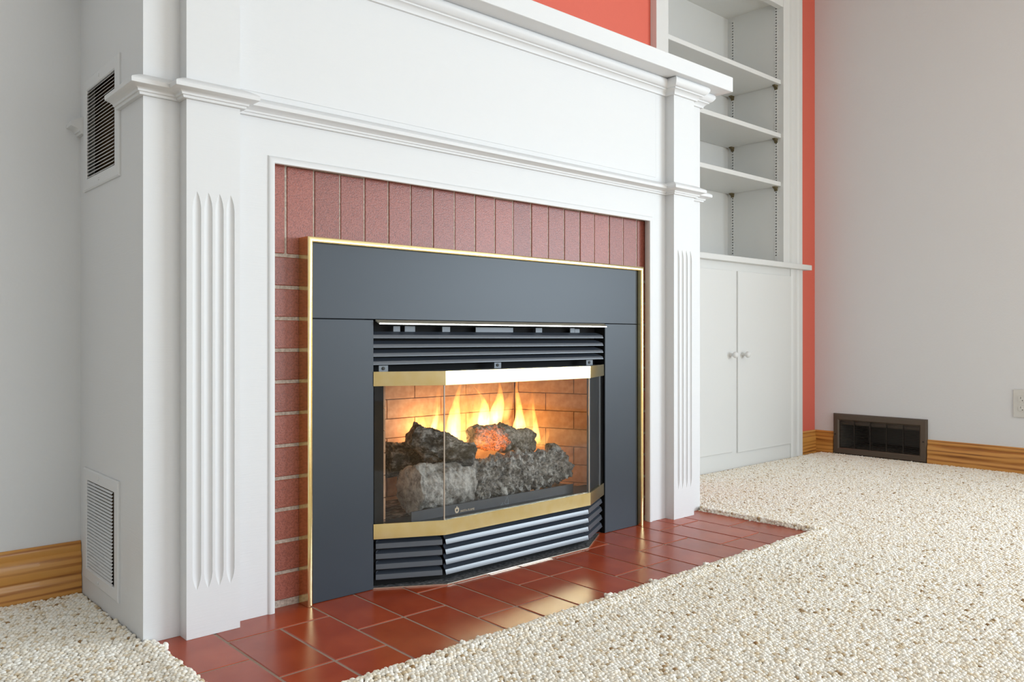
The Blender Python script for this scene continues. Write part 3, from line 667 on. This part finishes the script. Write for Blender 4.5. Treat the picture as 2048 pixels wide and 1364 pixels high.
# ================================================================== wall outlet
def cut(me, cutter):
    a = bpy.data.objects.new('cut_a', me); b = bpy.data.objects.new('cut_b', cutter); COL.objects.link(a); COL.objects.link(b)
    m = a.modifiers.new('b', 'BOOLEAN'); m.object = b; m.operation = 'DIFFERENCE'; m.solver = 'EXACT'
    r = bpy.data.meshes.new_from_object(a.evaluated_get(bpy.context.evaluated_depsgraph_get()))
    bpy.data.objects.remove(a); bpy.data.objects.remove(b); return r
def disc(ry, rz, zlim, x0, x1, cy=0.0, cz=0.0, n=22):
    P = [(cy+ry*math.cos(2*math.pi*i/n), cz+max(-zlim, min(zlim, rz*math.sin(2*math.pi*i/n)))) for i in range(n)]
    return mesh('disc', [(x0, a, b) for a, b in P]+[(x1, a, b) for a, b in P], [tuple(range(n)), tuple(range(n, 2*n))]+[(i, (i+1) % n, n+(i+1) % n, n+i) for i in range(n)])
out = thing('wall_outlet', (XR, 1.0715, .293), 'white duplex electrical outlet with cover plate on the grey wall', 'outlet')
pm_ = box_mesh(.0055, .0700, .1170, 0.0018, 2).copy()
for dz in (.0195, -.0195): pm_ = cut(pm_, disc(.0175, .0175, .0128, -.02, .02, 0, dz))
link('cover_plate', pm_, 'outlet', out, (XR-.00275, 1.0715, .293))
for zc in (.3125, .2735):
    rm = disc(.0172, .0172, .0125, -.0015, .0053)
    rm = cut(rm, boxes_mesh('c', [(-.004, .0042, .0055, .0077, 0, .0080), (-.004, .0042, -.0075, -.0055, .001, .0075)]))
    rm = cut(rm, disc(.0024, .0024, 1, -.004, .0042, 0, -.0065, 12))
    link('receptacle', rm, 'outlet', out, (XR-.0058, 1.0715, zc))
link('screw', lathe([(.003, 0), (.003, -.0008), (.001, -.0014)], 10, 'x'), 'outlet', out, (XR-.0056, 1.0715, .293))

# ================================================================== loop carpet
carpet = tag(put('carpet', boxes_mesh('carpet', [(XL, HX0, YR, YB, -.012, -.002), (HX1, XR, YR, YB, -.012, -.002), (HX0, HX1, YR, HY0, -.012, -.002)]), 'backing'),
    'cream wall-to-wall berber carpet with flecked loop pile', 'carpet', kind='stuff')
pts, tint, rnd = [], [], random.Random(3)
dx, dy = .0082, .0070
y = 0.05; row = 0
EX0, EX1, EY = 0.509, 2.232, 1.160
while y < YB-.010:
    x = -0.75+(dx/2 if row % 2 else 0)
    while x < XR-.004:
        jx, jy = x+rnd.gauss(0, .0010), y+rnd.gauss(0, .0010)
        inside = (EX0 < jx < EX1 and EY < jy < 1.70) or (SX0-.003 < jx < SX1+.003 and jy > YBd-.003)
        incase = jx > CX0-.004 and jy > YC-.012
        inwall = jy > YB-.017 or jx > XR-.015
        if not (inside or incase or inwall) and not (jx < 0.1 and jy < 0.9):
            z = .0000+rnd.gauss(0, .0005)+.0012*noise.noise(Vector((jx*9, jy*9, 0)))
            ddx = max(EX0-jx, 0, jx-EX1); ddy = max(EY-jy, 0)
            if jy < 1.72:
                de = math.hypot(ddx, ddy)
                up = .010 if (jx > EX1-.02 and ddx >= ddy) else .0050
                z += up*math.exp(-((de-.016)/.020)**2)
            pts.append((jx, jy, z)); tint.append(rnd.random())
        x += dx
    y += dy; row += 1
# the rolled pile edge that faces the tiles, and a few stray tufts
def edge_pts(a, b, nrm, h):
    L = math.hypot(b[0]-a[0], b[1]-a[1]); s = 0
    while s < L:
        f = s/L
        for zz in (-.004, -.001, .003, .007, .011):
            if zz > h: continue
            o = rnd.gauss(.0, .0016)+(.003 if zz > .004 else 0)*-1
            pts.append((a[0]+(b[0]-a[0])*f+nrm[0]*o+rnd.gauss(0, .0012), a[1]+(b[1]-a[1])*f+nrm[1]*o+rnd.gauss(0, .0012), zz)); tint.append(rnd.random()*.8)
        s += .0062
edge_pts((EX0, EY), (EX0, YBd-.006), (1, 0), .005); edge_pts((EX0, EY), (EX1, EY), (0, 1), .005); edge_pts((EX1, EY), (EX1, 1.556), (-1, 0), .012)
for (tx, ty, nrm) in ((EX0, 1.52, (1, 0)), (1.50, EY, (0, 1)), (1.88, EY, (0, 1)), (1.34, EY, (0, 1)), (1.70, EY, (0, 1)), (0.93, EY, (0, 1)), (0.98, EY, (0, 1))):
    for q in range(10):
        pts.append((tx+nrm[0]*rnd.uniform(0, .012)+rnd.gauss(0, .004), ty+nrm[1]*rnd.uniform(0, .012)+rnd.gauss(0, .004), rnd.uniform(0, .006))); tint.append(.5+rnd.random()*.5)
pm = bpy.data.meshes.new('carpet_pile'); pm.from_pydata(pts, [], [])
atr = pm.attributes.new('tint', 'FLOAT', 'POINT'); atr.data.foreach_set('value', tint)
pile = bpy.data.objects.new('loop_pile', pm); COL.objects.link(pile); pile.parent = carpet; pile.location = -Vector(carpet.location)
pile['kind'] = 'stuff'
lm = bpy.data.meshes.new('loop'); bm = bmesh.new(); bmesh.ops.create_icosphere(bm, subdivisions=2, radius=1.0)
for v in bm.verts:
    v.co *= 1+.14*noise.noise(v.co*1.9); v.co.x *= .0050; v.co.y *= .0043; v.co.z *= .0046
bm.to_mesh(lm); bm.free(); lm.shade_smooth(); lm.materials.append(M['loop'])
gn = bpy.data.node_groups.new('loop_pile', 'GeometryNodeTree')
gn.interface.new_socket('Geometry', in_out='INPUT', socket_type='NodeSocketGeometry'); gn.interface.new_socket('Geometry', in_out='OUTPUT', socket_type='NodeSocketGeometry')
gi, go = gn.nodes.new('NodeGroupInput'), gn.nodes.new('NodeGroupOutput'); ip = gn.nodes.new('GeometryNodeInstanceOnPoints')
loop_o = bpy.data.objects.new('loop_shape', lm)
oi = gn.nodes.new('GeometryNodeObjectInfo'); oi.inputs['Object'].default_value = loop_o
rv = gn.nodes.new('FunctionNodeRandomValue'); rv.data_type = 'FLOAT_VECTOR'; rv.inputs[0].default_value = (-.35, -.35, 0); rv.inputs[1].default_value = (.35, .35, 6.28)
rs = gn.nodes.new('FunctionNodeRandomValue'); rs.data_type = 'FLOAT'; rs.inputs[2].default_value = .82; rs.inputs[3].default_value = 1.18
gn.links.new(gi.outputs[0], ip.inputs['Points']); gn.links.new(oi.outputs['Geometry'], ip.inputs['Instance'])
gn.links.new(rv.outputs[0], ip.inputs['Rotation']); gn.links.new(rs.outputs[1], ip.inputs['Scale']); gn.links.new(ip.outputs[0], go.inputs[0])
md = pile.modifiers.new('pile', 'NODES'); md.node_group = gn
